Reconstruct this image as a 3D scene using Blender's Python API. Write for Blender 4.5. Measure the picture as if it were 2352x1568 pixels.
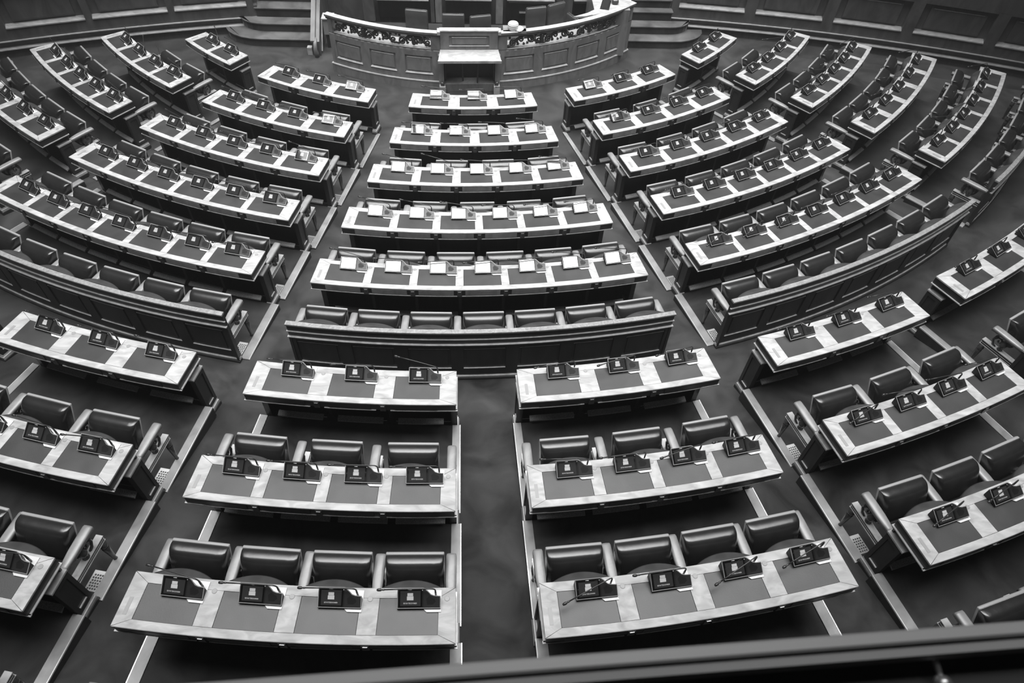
import bpy, bmesh, math, random
from math import sin, cos, pi, radians as rad, sqrt
from mathutils import Vector, Matrix

# ------------------------------------------------------------------ scene, camera, light
S = bpy.context.scene
COL = S.collection
for o in list(bpy.data.objects):
    bpy.data.objects.remove(o)

CAM = Vector((0.3564, -18.0629, 7.4935))
cd = bpy.data.cameras.new('camera')
cam = bpy.data.objects.new('camera', cd); COL.objects.link(cam)
pitch, yaw, roll = 0.869769, 0.077907, 0.05904
fw = Vector((sin(yaw)*cos(pitch), cos(yaw)*cos(pitch), -sin(pitch)))
rt = Vector((cos(yaw), -sin(yaw), 0)); up = rt.cross(fw)
r2 = rt*cos(roll)+up*sin(roll); u2 = -rt*sin(roll)+up*cos(roll)
M = Matrix(((r2.x, u2.x, -fw.x, CAM.x), (r2.y, u2.y, -fw.y, CAM.y), (r2.z, u2.z, -fw.z, CAM.z), (0, 0, 0, 1)))
cam.matrix_world = M
cd.sensor_width = 36; cd.lens = 1612.05/2352*36
cd.clip_start = 0.05; cd.clip_end = 200
cd.dof.use_dof = True; cd.dof.focus_distance = 8.5; cd.dof.aperture_fstop = 3.2
S.camera = cam

S.view_settings.view_transform = 'Standard'; S.view_settings.look = 'None'
S.view_settings.gamma = 1; S.view_settings.use_curve_mapping = False
S.view_settings.exposure = 0.0

W = bpy.data.worlds.new('world'); S.world = W; W.use_nodes = True
W.node_tree.nodes['Background'].inputs[0].default_value = (1, 1, 1, 1)
W.node_tree.nodes['Background'].inputs[1].default_value = 0.014
vs_ = W.node_tree.nodes.new('ShaderNodeVolumeScatter'); vs_.inputs['Density'].default_value = 0.0018  # thin even haze added to the air to lift the deepest shadows
W.node_tree.links.new(vs_.outputs[0], W.node_tree.nodes['World Output'].inputs['Volume'])

def area(name, loc, sx, sy, power, rot=(0, 0, 0), spread=180):
    l = bpy.data.lights.new(name, 'AREA'); l.shape = 'RECTANGLE'; l.size = sx; l.size_y = sy; l.energy = power; l.spread = rad(spread)
    o = bpy.data.objects.new(name, l); COL.objects.link(o); o.location = loc; o.rotation_euler = rot
    return o
area('skylight_daylight', (0.5, -7.6, 11.25), 16.0, 16.6, 2750, spread=88)

# ------------------------------------------------------------------ materials
def mat(name, col, rough=0.5, metal=0.0, spec=0.5, noise=None, bump=None, emit=None, coat=0.0):
    """noise=(scale xyz, amount, detail, distortion), bump=(scale, strength)"""
    m = bpy.data.materials.new(name); m.use_nodes = True
    nt = m.node_tree; b = nt.nodes['Principled BSDF']
    b.inputs['Base Color'].default_value = (col, col, col, 1)
    b.inputs['Roughness'].default_value = rough; b.inputs['Metallic'].default_value = metal
    b.inputs['Specular IOR Level'].default_value = spec
    b.inputs['Coat Weight'].default_value = coat; b.inputs['Coat Roughness'].default_value = 0.12
    tc = nt.nodes.new('ShaderNodeTexCoord')
    if noise:
        sc, amt, det, dist = noise
        mp = nt.nodes.new('ShaderNodeMapping'); mp.inputs['Scale'].default_value = sc
        nt.links.new(tc.outputs['Object'], mp.inputs[0])
        n = nt.nodes.new('ShaderNodeTexNoise'); n.inputs['Scale'].default_value = 1; n.inputs['Detail'].default_value = det
        n.inputs['Distortion'].default_value = dist
        nt.links.new(mp.outputs[0], n.inputs['Vector'])
        r = nt.nodes.new('ShaderNodeMapRange'); r.inputs[1].default_value = 0.3; r.inputs[2].default_value = 0.7
        r.inputs[3].default_value = col*(1-amt); r.inputs[4].default_value = col*(1+amt)
        nt.links.new(n.outputs['Fac'], r.inputs[0])
        c = nt.nodes.new('ShaderNodeCombineColor')
        for i in range(3): nt.links.new(r.outputs[0], c.inputs[i])
        nt.links.new(c.outputs[0], b.inputs['Base Color'])
    if bump:
        n2 = nt.nodes.new('ShaderNodeTexNoise'); n2.inputs['Scale'].default_value = bump[0]; n2.inputs['Detail'].default_value = 4
        nt.links.new(tc.outputs['Object'], n2.inputs['Vector'])
        bp = nt.nodes.new('ShaderNodeBump'); bp.inputs['Strength'].default_value = bump[1]; bp.inputs['Distance'].default_value = 0.01
        nt.links.new(n2.outputs['Fac'], bp.inputs['Height']); nt.links.new(bp.outputs[0], b.inputs['Normal'])
    if emit:
        b.inputs['Emission Color'].default_value = (1, 1, 1, 1); b.inputs['Emission Strength'].default_value = emit
    return m

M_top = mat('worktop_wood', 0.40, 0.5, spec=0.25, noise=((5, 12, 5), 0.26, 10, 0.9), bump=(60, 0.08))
M_rail = mat('rail_wood', 0.24, 0.4, noise=((14, 14, 20), 0.3, 8, 2.5), bump=(60, 0.1))
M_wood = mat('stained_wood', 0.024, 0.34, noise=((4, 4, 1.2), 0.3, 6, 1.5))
M_pod = mat('rostrum_wood', 0.21, 0.42, noise=((5, 5, 2), 0.25, 6, 1.5))
M_edge = mat('moulding_wood', 0.42, 0.2, spec=0.7, noise=((9, 9, 9), 0.2, 4, 1), coat=0.5)
M_nose = mat('polished_nosing', 0.7, 0.25, metal=0.3)
M_back = mat('backrest_leather', 0.055, 0.34, spec=0.6, noise=((6, 6, 6), 0.2, 4, 0.5))
M_pad = mat('blotter_leather', 0.035, 0.42, spec=0.55, noise=((3, 3, 3), 0.3, 5, 0.5), bump=(120, 0.06))
M_leather = mat('seat_leather', 0.016, 0.27, spec=0.6, noise=((7, 7, 7), 0.25, 5, 0.5), bump=(9, 0.2), coat=0.3)
M_arm = mat('arm_leather', 0.22, 0.33, spec=0.6, noise=((6, 6, 6), 0.25, 4, 0.5))
M_pipe = mat('piping_leather', 0.3, 0.35)
M_thread = mat('thread', 0.6, 0.6)
M_carpet = mat('carpet', 0.034, 0.95, spec=0.1, noise=((2.0, 2.0, 2.0), 0.6, 8, 0.7), bump=(300, 0.3))
M_strip = mat('edging_strip', 0.27, 0.3, spec=0.6, noise=((5, 5, 5), 0.25, 9, 0.3), bump=(14, 0.15))
M_blk = mat('device_black', 0.010, 0.5, spec=0.3)
M_glass = mat('screen_glass', 0.006, 0.03, spec=1.0)
M_glass.node_tree.nodes['Principled BSDF'].inputs['IOR'].default_value = 2.2
M_panel = mat('device_side_panel', 0.05, 0.36, metal=0.6)
M_bezel = mat('device_bezel', 0.34, 0.45, metal=0.1, spec=0.3)
M_base = mat('device_base', 0.62, 0.4)
M_glow = mat('screen_emblem', 0.3, 0.4, emit=0.22)
M_glow2 = mat('screen_text', 0.3, 0.4, emit=0.42)
M_glow0 = mat('screen_field', 0.02, 0.05, spec=0.8, emit=0.012)
M_mic = mat('microphone_metal', 0.05, 0.3, metal=0.5)
M_brass = mat('brass', 0.55, 0.3, metal=0.8)
M_grom = mat('grommet', 0.27, 0.4)
M_foot = mat('footrest_carpet', 0.42, 0.9, spec=0.1, noise=((160, 160, 160), 0.5, 3, 0))
M_white = mat('white_cloth', 0.72, 0.7)
M_fret = mat('carved_dark_wood', 0.05, 0.25, spec=0.7)
M_plaster = mat('ceiling_plaster', 0.35, 0.9)
M_railing = mat('gallery_rail_wood', 0.36, 0.4)
M_darkpaint = mat('dark_parapet', 0.02, 0.6)

for m_, w_ in ((M_carpet, .42),):
    m_.node_tree.nodes['Principled BSDF'].inputs['Sheen Weight'].default_value = w_
    m_.node_tree.nodes['Principled BSDF'].inputs['Sheen Roughness'].default_value = .45
# ------------------------------------------------------------------ helpers
def P(r, a, z):                       # polar point about the rostrum centre, a in degrees
    t = rad(a); return Vector((r*sin(t), -r*cos(t), z))

def link(name, me, m, parent=None, loc=(0, 0, 0), rz=0.0, smooth=False):
    if m is not None and not me.materials: me.materials.append(m)
    if smooth:
        for p in me.polygons: p.use_smooth = True
    o = bpy.data.objects.new(name, me); COL.objects.link(o)
    o.parent = parent; o.location = loc; o.rotation_euler = (0, 0, rz)
    return o

def tag(o, label=None, cat=None, group=None, kind=None):
    if label: o['label'] = label
    if cat: o['category'] = cat
    if group: o['group'] = group
    if kind: o['kind'] = kind
    return o

def empty(name, loc=(0, 0, 0), rz=0.0):
    o = bpy.data.objects.new(name, None); o.empty_display_size = 0.1
    COL.objects.link(o); o.location = loc; o.rotation_euler = (0, 0, rz); return o

class MB:
    """collects geometry for one mesh"""
    def __init__(s): s.v = []; s.f = []
    def add(s, vs, fs):
        n = len(s.v); s.v += [tuple(v) for v in vs]; s.f += [tuple(i+n for i in f) for f in fs]; return s
    def box(s, x0, x1, y0, y1, z0, z1):
        vs = [(x, y, z) for z in (z0, z1) for y in (y0, y1) for x in (x0, x1)]
        return s.add(vs, [(0, 2, 3, 1), (4, 5, 7, 6), (0, 1, 5, 4), (2, 6, 7, 3), (0, 4, 6, 2), (1, 3, 7, 5)])
    def cbox(s, x0, x1, y0, y1, z0, z1, c=0.004):   # box with chamfered top edges
        vs = [(x0, y0, z0), (x1, y0, z0), (x1, y1, z0), (x0, y1, z0), (x0, y0, z1-c), (x1, y0, z1-c), (x1, y1, z1-c), (x0, y1, z1-c),
              (x0+c, y0+c, z1), (x1-c, y0+c, z1), (x1-c, y1-c, z1), (x0+c, y1-c, z1)]
        fs = [(3, 2, 1, 0), (8, 9, 10, 11)]
        for i in range(4):
            j = (i+1) % 4; fs += [(i, j, j+4, i+4), (i+4, j+4, j+8, i+8)]
        return s.add(vs, fs)
    def sweep(s, prof, a0, a1, n=None, org=(0, 0, 0), fn=None):
        """closed profile [(r,z)..] counter-clockwise, swept in angle; a0/a1 numbers or functions of r (mitres)"""
        f0 = a0 if callable(a0) else (lambda r: a0)
        f1 = a1 if callable(a1) else (lambda r: a1)
        r_ = prof[0][0]
        if n is None: n = max(1, int(abs(f1(r_)-f0(r_))/1.6)+1)
        vs = []; k = len(prof)
        for i in range(n+1):
            t = i/n
            for (r, z) in prof:
                vs.append(P(r, f0(r)*(1-t)+f1(r)*t, z)-Vector(org))
        fs = []
        for i in range(n):
            for j in range(k):
                j2 = (j+1) % k
                fs.append((i*k+j, (i+1)*k+j, (i+1)*k+j2, i*k+j2))
        fs.append(tuple(range(k))); fs.append(tuple(reversed([n*k+j for j in range(k)])))
        return s.add(vs, fs)
    def ring(s, r0, r1, z0, z1, a0, a1, org=(0, 0, 0), n=None, c=0.0):
        if c: pr = [(r0, z0), (r1, z0), (r1, z1-c), (r1-c, z1), (r0+c, z1), (r0, z1-c)]
        else: pr = [(r0, z0), (r1, z0), (r1, z1), (r0, z1)]
        return s.sweep(pr, a0, a1, n, org)
    def lathe(s, prof, n=12, c=(0, 0, 0), ax='z'):
        vs = []; k = len(prof)
        for i in range(n):
            t = 2*pi*i/n
            for (r, z) in prof:
                if ax == 'z': vs.append((c[0]+r*cos(t), c[1]+r*sin(t), c[2]+z))
                elif ax == 'x': vs.append((c[0]+z, c[1]+r*cos(t), c[2]+r*sin(t)))
                else: vs.append((c[0]+r*cos(t), c[1]+z, c[2]+r*sin(t)))
        fs = []
        for i in range(n):
            i2 = (i+1) % n
            for j in range(k-1): fs.append((i*k+j, i2*k+j, i2*k+j+1, i*k+j+1))
        fs.append(tuple(i*k for i in reversed(range(n)))); fs.append(tuple(i*k+k-1 for i in range(n)))
        return s.add(vs, fs)
    def tube(s, pts, rs, n=6, flat=1.0):
        pts = [Vector(p) for p in pts]; m = len(pts)
        if not hasattr(rs, '__len__'): rs = [rs]*m
        vs = []; prev = None
        for i, p in enumerate(pts):
            d = (pts[min(i+1, m-1)]-pts[max(i-1, 0)]).normalized()
            if prev is None:
                h = Vector((0, 0, 1)) if abs(d.z) < 0.9 else Vector((0, 1, 0))
                x = d.cross(h).normalized()
            else: x = (prev-d*prev.dot(d)).normalized()
            prev = x; y = d.cross(x)
            for j in range(n):
                t = 2*pi*j/n; vs.append(p+x*cos(t)*rs[i]+y*sin(t)*rs[i]*flat)
        fs = []
        for i in range(m-1):
            for j in range(n):
                j2 = (j+1) % n; fs.append((i*n+j, i*n+j2, (i+1)*n+j2, (i+1)*n+j))
        fs.append(tuple(reversed(range(n)))); fs.append(tuple((m-1)*n+j for j in range(n)))
        return s.add(vs, fs)
    def prism(s, poly, zf0, zf1):
        """vertical prism over plan polygon; zf may be number or function(x,y)"""
        g0 = zf0 if callable(zf0) else (lambda x, y: zf0); g1 = zf1 if callable(zf1) else (lambda x, y: zf1)
        k = len(poly)
        vs = [(x, y, g0(x, y)) for x, y in poly]+[(x, y, g1(x, y)) for x, y in poly]
        return s.add(vs, [tuple(reversed(range(k))), tuple(range(k, 2*k))]+[(i, (i+1) % k, (i+1) % k+k, i+k) for i in range(k)])
    def mesh(s, name, fix=True):
        me = bpy.data.meshes.new(name); me.from_pydata(s.v, [], s.f); me.update()
        if fix:
            bm = bmesh.new(); bm.from_mesh(me); bmesh.ops.recalc_face_normals(bm, faces=bm.faces); bm.to_mesh(me); bm.free()
        return me
    def obj(s, name, m, parent=None, loc=(0, 0, 0), rz=0.0, smooth=False):
        return link(name, s.mesh(name), m, parent, loc, rz, smooth)

def rounded(name, dims, bevel, cuts=2, deform=None, seg=3):
    """rounded box mesh centred on origin, bevelled, optional deform(co)"""
    bm = bmesh.new(); bmesh.ops.create_cube(bm, size=1)
    for v in bm.verts: v.co = Vector((v.co.x*dims[0], v.co.y*dims[1], v.co.z*dims[2]))
    if cuts: bmesh.ops.subdivide_edges(bm, edges=bm.edges[:], cuts=cuts, use_grid_fill=True)
    es = [e for e in bm.edges if len(e.link_faces) == 2 and e.calc_face_angle(0) > 0.8]
    bmesh.ops.bevel(bm, geom=es, offset=bevel, segments=seg, profile=0.5, affect='EDGES')
    if deform:
        for v in bm.verts: v.co = deform(v.co.copy())
    me = bpy.data.meshes.new(name); bm.to_mesh(me); bm.free()
    for p in me.polygons: p.use_smooth = True
    return me

# ------------------------------------------------------------------ measured plan
R = {1: 7.117, 2: 8.359, 3: 9.538, 4: 10.707, 5: 11.888, 6: 13.06, 7: 13.853, 8: 15.137, 9: 16.338, 10: 17.56}
Z = {1: .75, 2: .854, 3: .961, 4: 1.063, 5: 1.158, 6: 1.262, 7: 1.468, 8: 1.628, 9: 1.789, 10: 1.95}
F = {1: -.05, 2: -.03, 3: .074, 4: .181, 5: .283, 6: .378, 7: .62, 8: .73, 9: .89, 10: 1.05}
ZA = -0.05     # arena floor
D = 0.446      # worktop depth
# block: row: (angle left, angle right, desks pads, chairs)
BL = {
 'C':  {1: (-6.65, 11.56, 3, 0), 2: (-7.18, 11.73, 4, 3), 3: (-7.67, 12.02, 5, 4), 4: (-8.06, 12.29, 6, 5), 5: (-8.36, 12.55, 7, 6), 6: (-8.55, 12.66, 0, 7)},
 'L1': {1: (-30.21, -12.4, 3, 0), 2: (-30.83, -12.32, 4, 3), 3: (-31.48, -12.12, 5, 4), 4: (-32.03, -12.06, 6, 5), 5: (-32.48, -12.04, 7, 6), 6: (-32.9, -12.0, 0, 7)},
 'R1': {1: (17.16, 35.19, 3, 0), 2: (17.1, 35.81, 4, 3), 3: (16.69, 36.33, 5, 4), 4: (16.47, 36.5, 6, 5), 5: (16.15, 36.86, 7, 6), 6: (16.2, 36.95, 0, 7)},
 'L2': {1: (-46.84, -35.71, 2, 0), 2: (-52.78, -35.91, 4, 2), 3: (-52.85, -35.78, 5, 4), 4: (-53.1, -35.76, 5, 5), 5: (-53.1, -35.7, 6, 5)},
 'R2': {1: (40.72, 52.33, 2, 0), 2: (40.87, 58.08, 4, 2), 3: (40.63, 58.14, 5, 4), 4: (40.41, 58.17, 5, 5), 5: (40.3, 57.96, 6, 5), 6: (40.2, 57.9, 0, 6)},
 'UCL': {7: (-8.61, .59, 3, 0), 8: (-8.75, .61, 4, 3), 9: (-8.76, .66, 4, 4), 10: (-8.78, .7, 4, 4)},
 'UCR': {7: (3.38, 12.58, 3, 0), 8: (3.25, 12.6, 4, 3), 9: (3.14, 12.57, 4, 4), 10: (3.1, 12.6, 4, 4)},
 'UL': {7: (-20.73, -11.54, 3, 0), 8: (-20.8, -11.42, 4, 3), 9: (-20.8, -11.3, 4, 4), 10: (-20.8, -11.25, 4, 4)},
 'UR': {7: (15.5, 24.64, 3, 0), 8: (15.31, 24.67, 4, 3), 9: (15.08, 24.7, 4, 4), 10: (15.0, 24.7, 4, 4)},
 'URR': {7: (27.25, 36.4, 3, 0), 8: (27.2, 36.6, 4, 3)},
 'ULL': {7: (-32.4, -23.3, 3, 0)},
}
BN = {'C': 'centre lower block', 'L1': 'lower block left of centre', 'R1': 'lower block right of centre', 'L2': 'far left lower block',
      'R2': 'far right lower block', 'UCL': 'upper block left of the middle aisle', 'UCR': 'upper block right of the middle aisle',
      'UL': 'upper left block', 'UR': 'upper right block', 'URR': 'rightmost upper block', 'ULL': 'leftmost upper block'}
ORD = {1: 'first', 2: 'second', 3: 'third', 4: 'fourth', 5: 'fifth', 6: 'sixth', 7: 'seventh', 8: 'eighth', 9: 'ninth', 10: 'tenth'}
def rowname(k):
    return ORD[k] if k < 7 else ORD[k-6]

# ------------------------------------------------------------------ setting: floors
b = MB(); b.ring(0.01, 42, ZA-.1, ZA, -180, 180, n=90)
tag(b.obj('floor', M_carpet), kind='structure')
# sloping aisle floor of the lower section and cross aisle
b = MB(); b.sweep([(7.93, -.2), (13.42, -.2), (13.42, .50), (12.74, .375), (12.63, .372), (7.93, -.045)], -60, 64, 70)
tag(b.obj('floor', M_carpet), kind='structure')
b = MB(); b.sweep([(13.425, -.1), (19.5, -.1), (19.5, 1.34), (15.9, .885), (14.7, .725), (13.425, .52)], -60, 64, 60)
tag(b.obj('floor', M_carpet), kind='structure')
# seating platforms (tiers)
for bn, rows in BL.items():
    ks = sorted(rows)
    for k in ks:
        if k in (1, 7): continue
        aL, aR = rows[k][0], rows[k][1]
        low = k <= 6
        r0 = R[k-1]-.23; r1 = R[k]-.44 if k != 6 else 12.62
        if k == 10: r1 = R[10]-.30
        m = .42 if low else .13
        if bn == 'C': m = -.1
        if bn in ('L2', 'R2'): m = 1.2 if bn == 'L2' else .35
        mr = m; ml = m
        if bn == 'UL': mr = .13; ml = .3
        if bn == 'L2': ml = -.3
        if bn == 'R2': mr = -.3; ml = .35
        if bn == 'R1': mr = .2
        if bn == 'L1': ml = .2
        if bn == 'UCL': mr = .09
        if bn == 'UCR': ml = -.02
        b = MB(); b.ring(r0, r1+.02, F[k]-.16, F[k], aL-ml, aR+mr)
        tag(b.obj('platform', M_carpet), kind='structure')
        if bn == 'C': continue
        w = .36 if k > 6 else .5
        for side in (0, 1):
            if bn == 'L2' and side == 0 or bn == 'R2' and side == 1: continue
            e = (aL-ml) if side == 0 else (aR+mr)
            a0, a1 = (e, e+w) if side == 0 else (e-w, e)
            b = MB(); b.ring(r0, r1+.02, F[k]+.0005, F[k]+.012, a0, a1, n=1, c=.004)
            st = b.obj('trim_1', M_strip)
            nw = .045/R[k]*8
            b = MB(); b.ring(r0, r1+.02, F[k]-.004, F[k]+.0135, *((e-.02, e+nw*.6) if side == 0 else (e-nw*.6, e+.02)), n=1, c=.003); b.obj('nosing_bead', M_nose, st)
            # nosing bead and riser board belong to the strip
            eo = e+(-.02 if side == 0 else .02)
            b = MB(); b.ring(r0, r1+.02, F[k]-.15, F[k]-.006, min(e, eo), max(e, eo), n=1)
            b.obj('riser_board', M_wood, st)
            tag(st, kind='structure')

# ------------------------------------------------------------------ conference unit (tablet) prototype
TW, TD = .345, .135
tiltf = lambda v: .024+(v)*(.108-.024)        # height of face at v in 0..1
yv = lambda v: -.068+v*TD
outline = [(0, 0), (1, 0), (1, .60), (.86, .62), (.78, .68), (.70, .86), (.64, .97), (.60, 1), (0, 1)]
X = lambda u: (u-.5)*TW
def face_pt(u, v, off=0.0): return (X(u), yv(v)-off*.53, tiltf(v)+off*.85)
def build_tablet_meshes():
    D_ = {}
    b = MB(); k = len(outline)
    vs = [face_pt(u, v) for u, v in outline]+[(X(u), yv(v), .008) for u, v in outline]
    b.add(vs, [tuple(range(k)), tuple(reversed(range(k, 2*k)))]+[(i, i+k, (i+1) % k+k, (i+1) % k) for i in range(k)])
    D_['casing'] = b.mesh('casing')
    # base plate peeking out at the right
    b = MB(); b.prism([(-.02, -.066), (.035, -.066), (.062, -.092), (.176, -.092), (.176, .082), (.03, .082), (-.02, .066)], 0.0, .008)
    D_['base_plate'] = b.mesh('base_plate')
    # bright bezel following the outline
    b = MB()
    n = len(outline); cx, cy = .45, .45
    inn = []
    for (u, v) in outline:
        du = .012 if u < .02 else -.012 if u > .98 else 0; dv = .03 if v < .02 else (-.03)
        if 0.6 < u < .98 and v > .5: du = -.010
        inn.append((u+du, v+dv))
    vs = [face_pt(u, v, .0015) for u, v in outline]+[face_pt(u, v, .0015) for u, v in inn]
    vs += [face_pt(u, v, -.002) for u, v in outline]
    b.add(vs, [(i, (i+1) % n, (i+1) % n+n, i+n) for i in range(n)]+[(i+2*n, (i+1) % n+2*n, (i+1) % n, i) for i in range(n)])
    D_['bezel'] = b.mesh('bezel', False)
    # glossy screen
    b = MB(); b.add([face_pt(.035, .075, .001), face_pt(.575, .075, .001), face_pt(.575, .93, .001), face_pt(.035, .93, .001)], [(0, 1, 2, 3)])
    D_['screen'] = b.mesh('screen', False)
    b = MB(); b.add([face_pt(.07, .12, .0014), face_pt(.54, .12, .0014), face_pt(.54, .84, .0014), face_pt(.07, .84, .0014)], [(0, 1, 2, 3)])
    D_['display'] = b.mesh('display', False)
    # concave speaker panel on the right
    b = MB(); us = [.605, .66, .74, .82, .90, .988]; offs = [.001, -.002, -.006, -.005, -.002, .001]
    vm = [.96, .90, .74, .62, .58, .57]
    vs = [face_pt(u, .04, .0012) for u in us]+[face_pt(u, (v+.04)*.5, .0012+o*.5) for u, v, o in zip(us, vm, offs)]+[face_pt(u, v, .0012) for u, v, o in zip(us, vm, offs)]
    m_ = len(us)
    b.add(vs, [(j*m_+i, j*m_+i+1, (j+1)*m_+i+1, (j+1)*m_+i) for j in range(2) for i in range(m_-1)])
    D_['speaker_panel'] = b.mesh('speaker_panel', False)
    for p in D_['speaker_panel'].polygons: p.use_smooth = True
    # emblem: facade shape
    b = MB()
    for (u0, u1, v0, v1) in ((.235, .365, .60, .745), (.225, .375, .40, .59)):
        b.add([face_pt(u0, v0, .0022), face_pt(u1, v0, .0022), face_pt(u1, v1, .0022), face_pt(u0, v1, .0022)], [(0, 1, 2, 3)])
    D_['emblem'] = b.mesh('emblem', False)
    b = MB()
    b.add([face_pt(.27, .90, .0022), face_pt(.33, .90, .0022), face_pt(.33, .925, .0022), face_pt(.27, .925, .0022)], [(0, 1, 2, 3)])
    b.add([face_pt(.25, .90, .0022), face_pt(.26, .90, .0022), face_pt(.26, .925, .0022), face_pt(.25, .925, .0022)], [(0, 1, 2, 3)])
    b.add([face_pt(.575, .86, .0022), face_pt(.587, .86, .0022), face_pt(.587, .90, .0022), face_pt(.575, .90, .0022)], [(0, 1, 2, 3)])
    D_['marks'] = b.mesh('marks', False)
    # lettering
    cu = bpy.data.curves.new('lettering', 'FONT'); cu.body = 'ΒΟΥΛΗ ΤΩΝ ΕΛΛΗΝΩΝ'; cu.size = .016; cu.align_x = 'CENTER'; cu.resolution_u = 2
    to = bpy.data.objects.new('t', cu); COL.objects.link(to); dg = bpy.context.evaluated_depsgraph_get(); dg.update()
    me = bpy.data.meshes.new_from_object(to.evaluated_get(dg)); bpy.data.objects.remove(to)
    w = max(v.co.x for v in me.vertices)-min(v.co.x for v in me.vertices); s = .105/w
    for v in me.vertices:
        x, y = v.co.x*s, v.co.y*.9
        fx, fy, fz = face_pt(.30, .22+y*6.2, .0022); v.co = (fx+x, fy, fz)
    me.name = 'lettering'; me.materials.clear(); D_['lettering'] = me
    # microphone variants
    return D_
TM = build_tablet_meshes()
TMAT = {'casing': M_blk, 'base_plate': M_base, 'bezel': M_bezel, 'screen': M_glass, 'display': M_glow0, 'speaker_panel': M_panel,
        'emblem': M_glow, 'marks': M_glow2, 'lettering': M_glow2}
for k_, m_ in TM.items(): m_.materials.append(TMAT[k_])

def mic_mesh(az, rise=.0, L=.46, hb=.075):
    """gooseneck from the notch, bends to the left; az>0 swings towards the user"""
    t = rad(az); d = Vector((-cos(t), -sin(t), 0))
    p0 = Vector((X(.88), yv(.80), .075))
    pts = [p0-Vector((0, 0, .06)), p0, p0+Vector((0, 0, hb*.6))]
    c = p0+Vector((0, 0, hb*.6))
    for q in (20, 45, 70, 90):
        qq = rad(q); pts.append(c+d*(.035*(1-cos(qq)))+Vector((0, 0, .035*sin(qq))))
    e = pts[-1]
    for q in (.25, .5, .75, 1.0): pts.append(e+d*(L-.1)*q+Vector((0, 0, rise*q-.01*q*q)))
    e = pts[-1]; dr = (pts[-1]-pts[-2]).normalized()
    g = MB(); g.tube(pts, [.009, .009, .007]+[.0055]*(len(pts)-3), 6)
    h = MB(); h.tube([e, e+dr*.008, e+dr*.022, e+dr*.026, e+dr*.034, e+dr*.05, e+dr*.064, e+dr*.068], [.005, .008, .008, .006, .012, .013, .010, .003], 8)
    a, bb = g.mesh('gooseneck'), h.mesh('mic_capsule')
    for me in (a, bb):
        me.materials.append(M_mic)
        for p in me.polygons: p.use_smooth = True
    return a, bb
MIC = {}
def get_mic(az, rise):
    az = round(az/5)*5; rise = round(rise/.04)*.04
    if (az, rise) not in MIC: MIC[(az, rise)] = mic_mesh(az, rise)
    return MIC[(az, rise)]
rnd = random.Random(7)
MICSPEC = {
 'C': lambda k, i: (rnd.choice([-10, -5, 0, 0, 5]), rnd.choice([0, .04, .04, .08])),
 'L1': lambda k, i: (rnd.choice([-10, 0, 0, 5]) if k < 4 else rnd.choice([0, 5, 10]), rnd.choice([0, 0, .04])),
 'R1': lambda k, i: (20 if (k == 5 and i < 3) else rnd.choice([-5, 0, 5, 10]), rnd.choice([0, 0, .04]) if not (k == 5 and i < 3) else -.04),
 'L2': lambda k, i: (rnd.choice([-25, -10, 0]), 0),
 'R2': lambda k, i: (rnd.choice([-40, -20, 0, 10]), 0),
 'UCL': lambda k, i: ((-10 if (k == 7 and i == 2) or (k == 9 and i == 0) else 0), .08 if (k == 7 and i == 2) else 0),
 'UCR': lambda k, i: ({9: [20, 0, 20, 15], 8: [-5, 0, 10, 0], 7: [5, 10, 5]}[k][i], -.04 if (k == 9 and i != 1) else 0),
 'UL': lambda k, i: (rnd.choice([0, 5, -5]), 0),
 'UR': lambda k, i: (15 if k > 7 and i == 0 else rnd.choice([0, 5, 10, -10]), 0),
 'URR': lambda k, i: (0, 0), 'ULL': lambda k, i: (0, 0)}

def tablet(bn, k, i, n, org, a):
    t = empty('conference_tablet', org, rad(a))
    pos = 'only' if n == 1 else (ORD[i+1]+' from the left')
    lit = bn == 'C' or (bn == 'L1' and k <= 4 and i == n-1) or (bn == 'R1' and k <= 2 and i == 0)
    tag(t, f"{'bright' if lit else 'dark'} tablet, {pos}, {rowname(k)} row, {BN[bn]}", 'tablet', f'conference tablets on the desks, {BN[bn]}')
    near = k >= 7
    for p in ('base_plate', 'casing', 'speaker_panel', 'bezel'):
        link(p, TM[p], None, t)
    sc = link('screen', TM['screen'], None, t)
    if not (bn == 'C'):
        link('display', TM['display'], None, sc)
        link('emblem', TM['emblem'], None, sc)
    if near:
        link('lettering', TM['lettering'], None, sc); link('marks', TM['marks'], None, sc)
    az, rise = MICSPEC[bn](k, i)
    g, h = get_mic(az, rise)
    go = link('microphone', g, None, t); link('mic_capsule', h, None, go)

# ------------------------------------------------------------------ desks
def pads_layout(bn, k, n, aL, aR):
    arc = rad(aR-aL)*R[k]; m = .165
    if k == 1: m = .20
    if k == 7: m = .18
    if k in (8, 9, 10): m = .14
    if bn in ('L2', 'R2'): m = .14
    if n == 2: m = .16
    w = .482 if k != 8 else .458
    if n == 1: return m, w, 0
    g = (arc-n*w-2*m)/(n-1)
    if g < .09: w = (arc-2*m-(n-1)*.1)/n; g = .1
    return m, w, g

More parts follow.
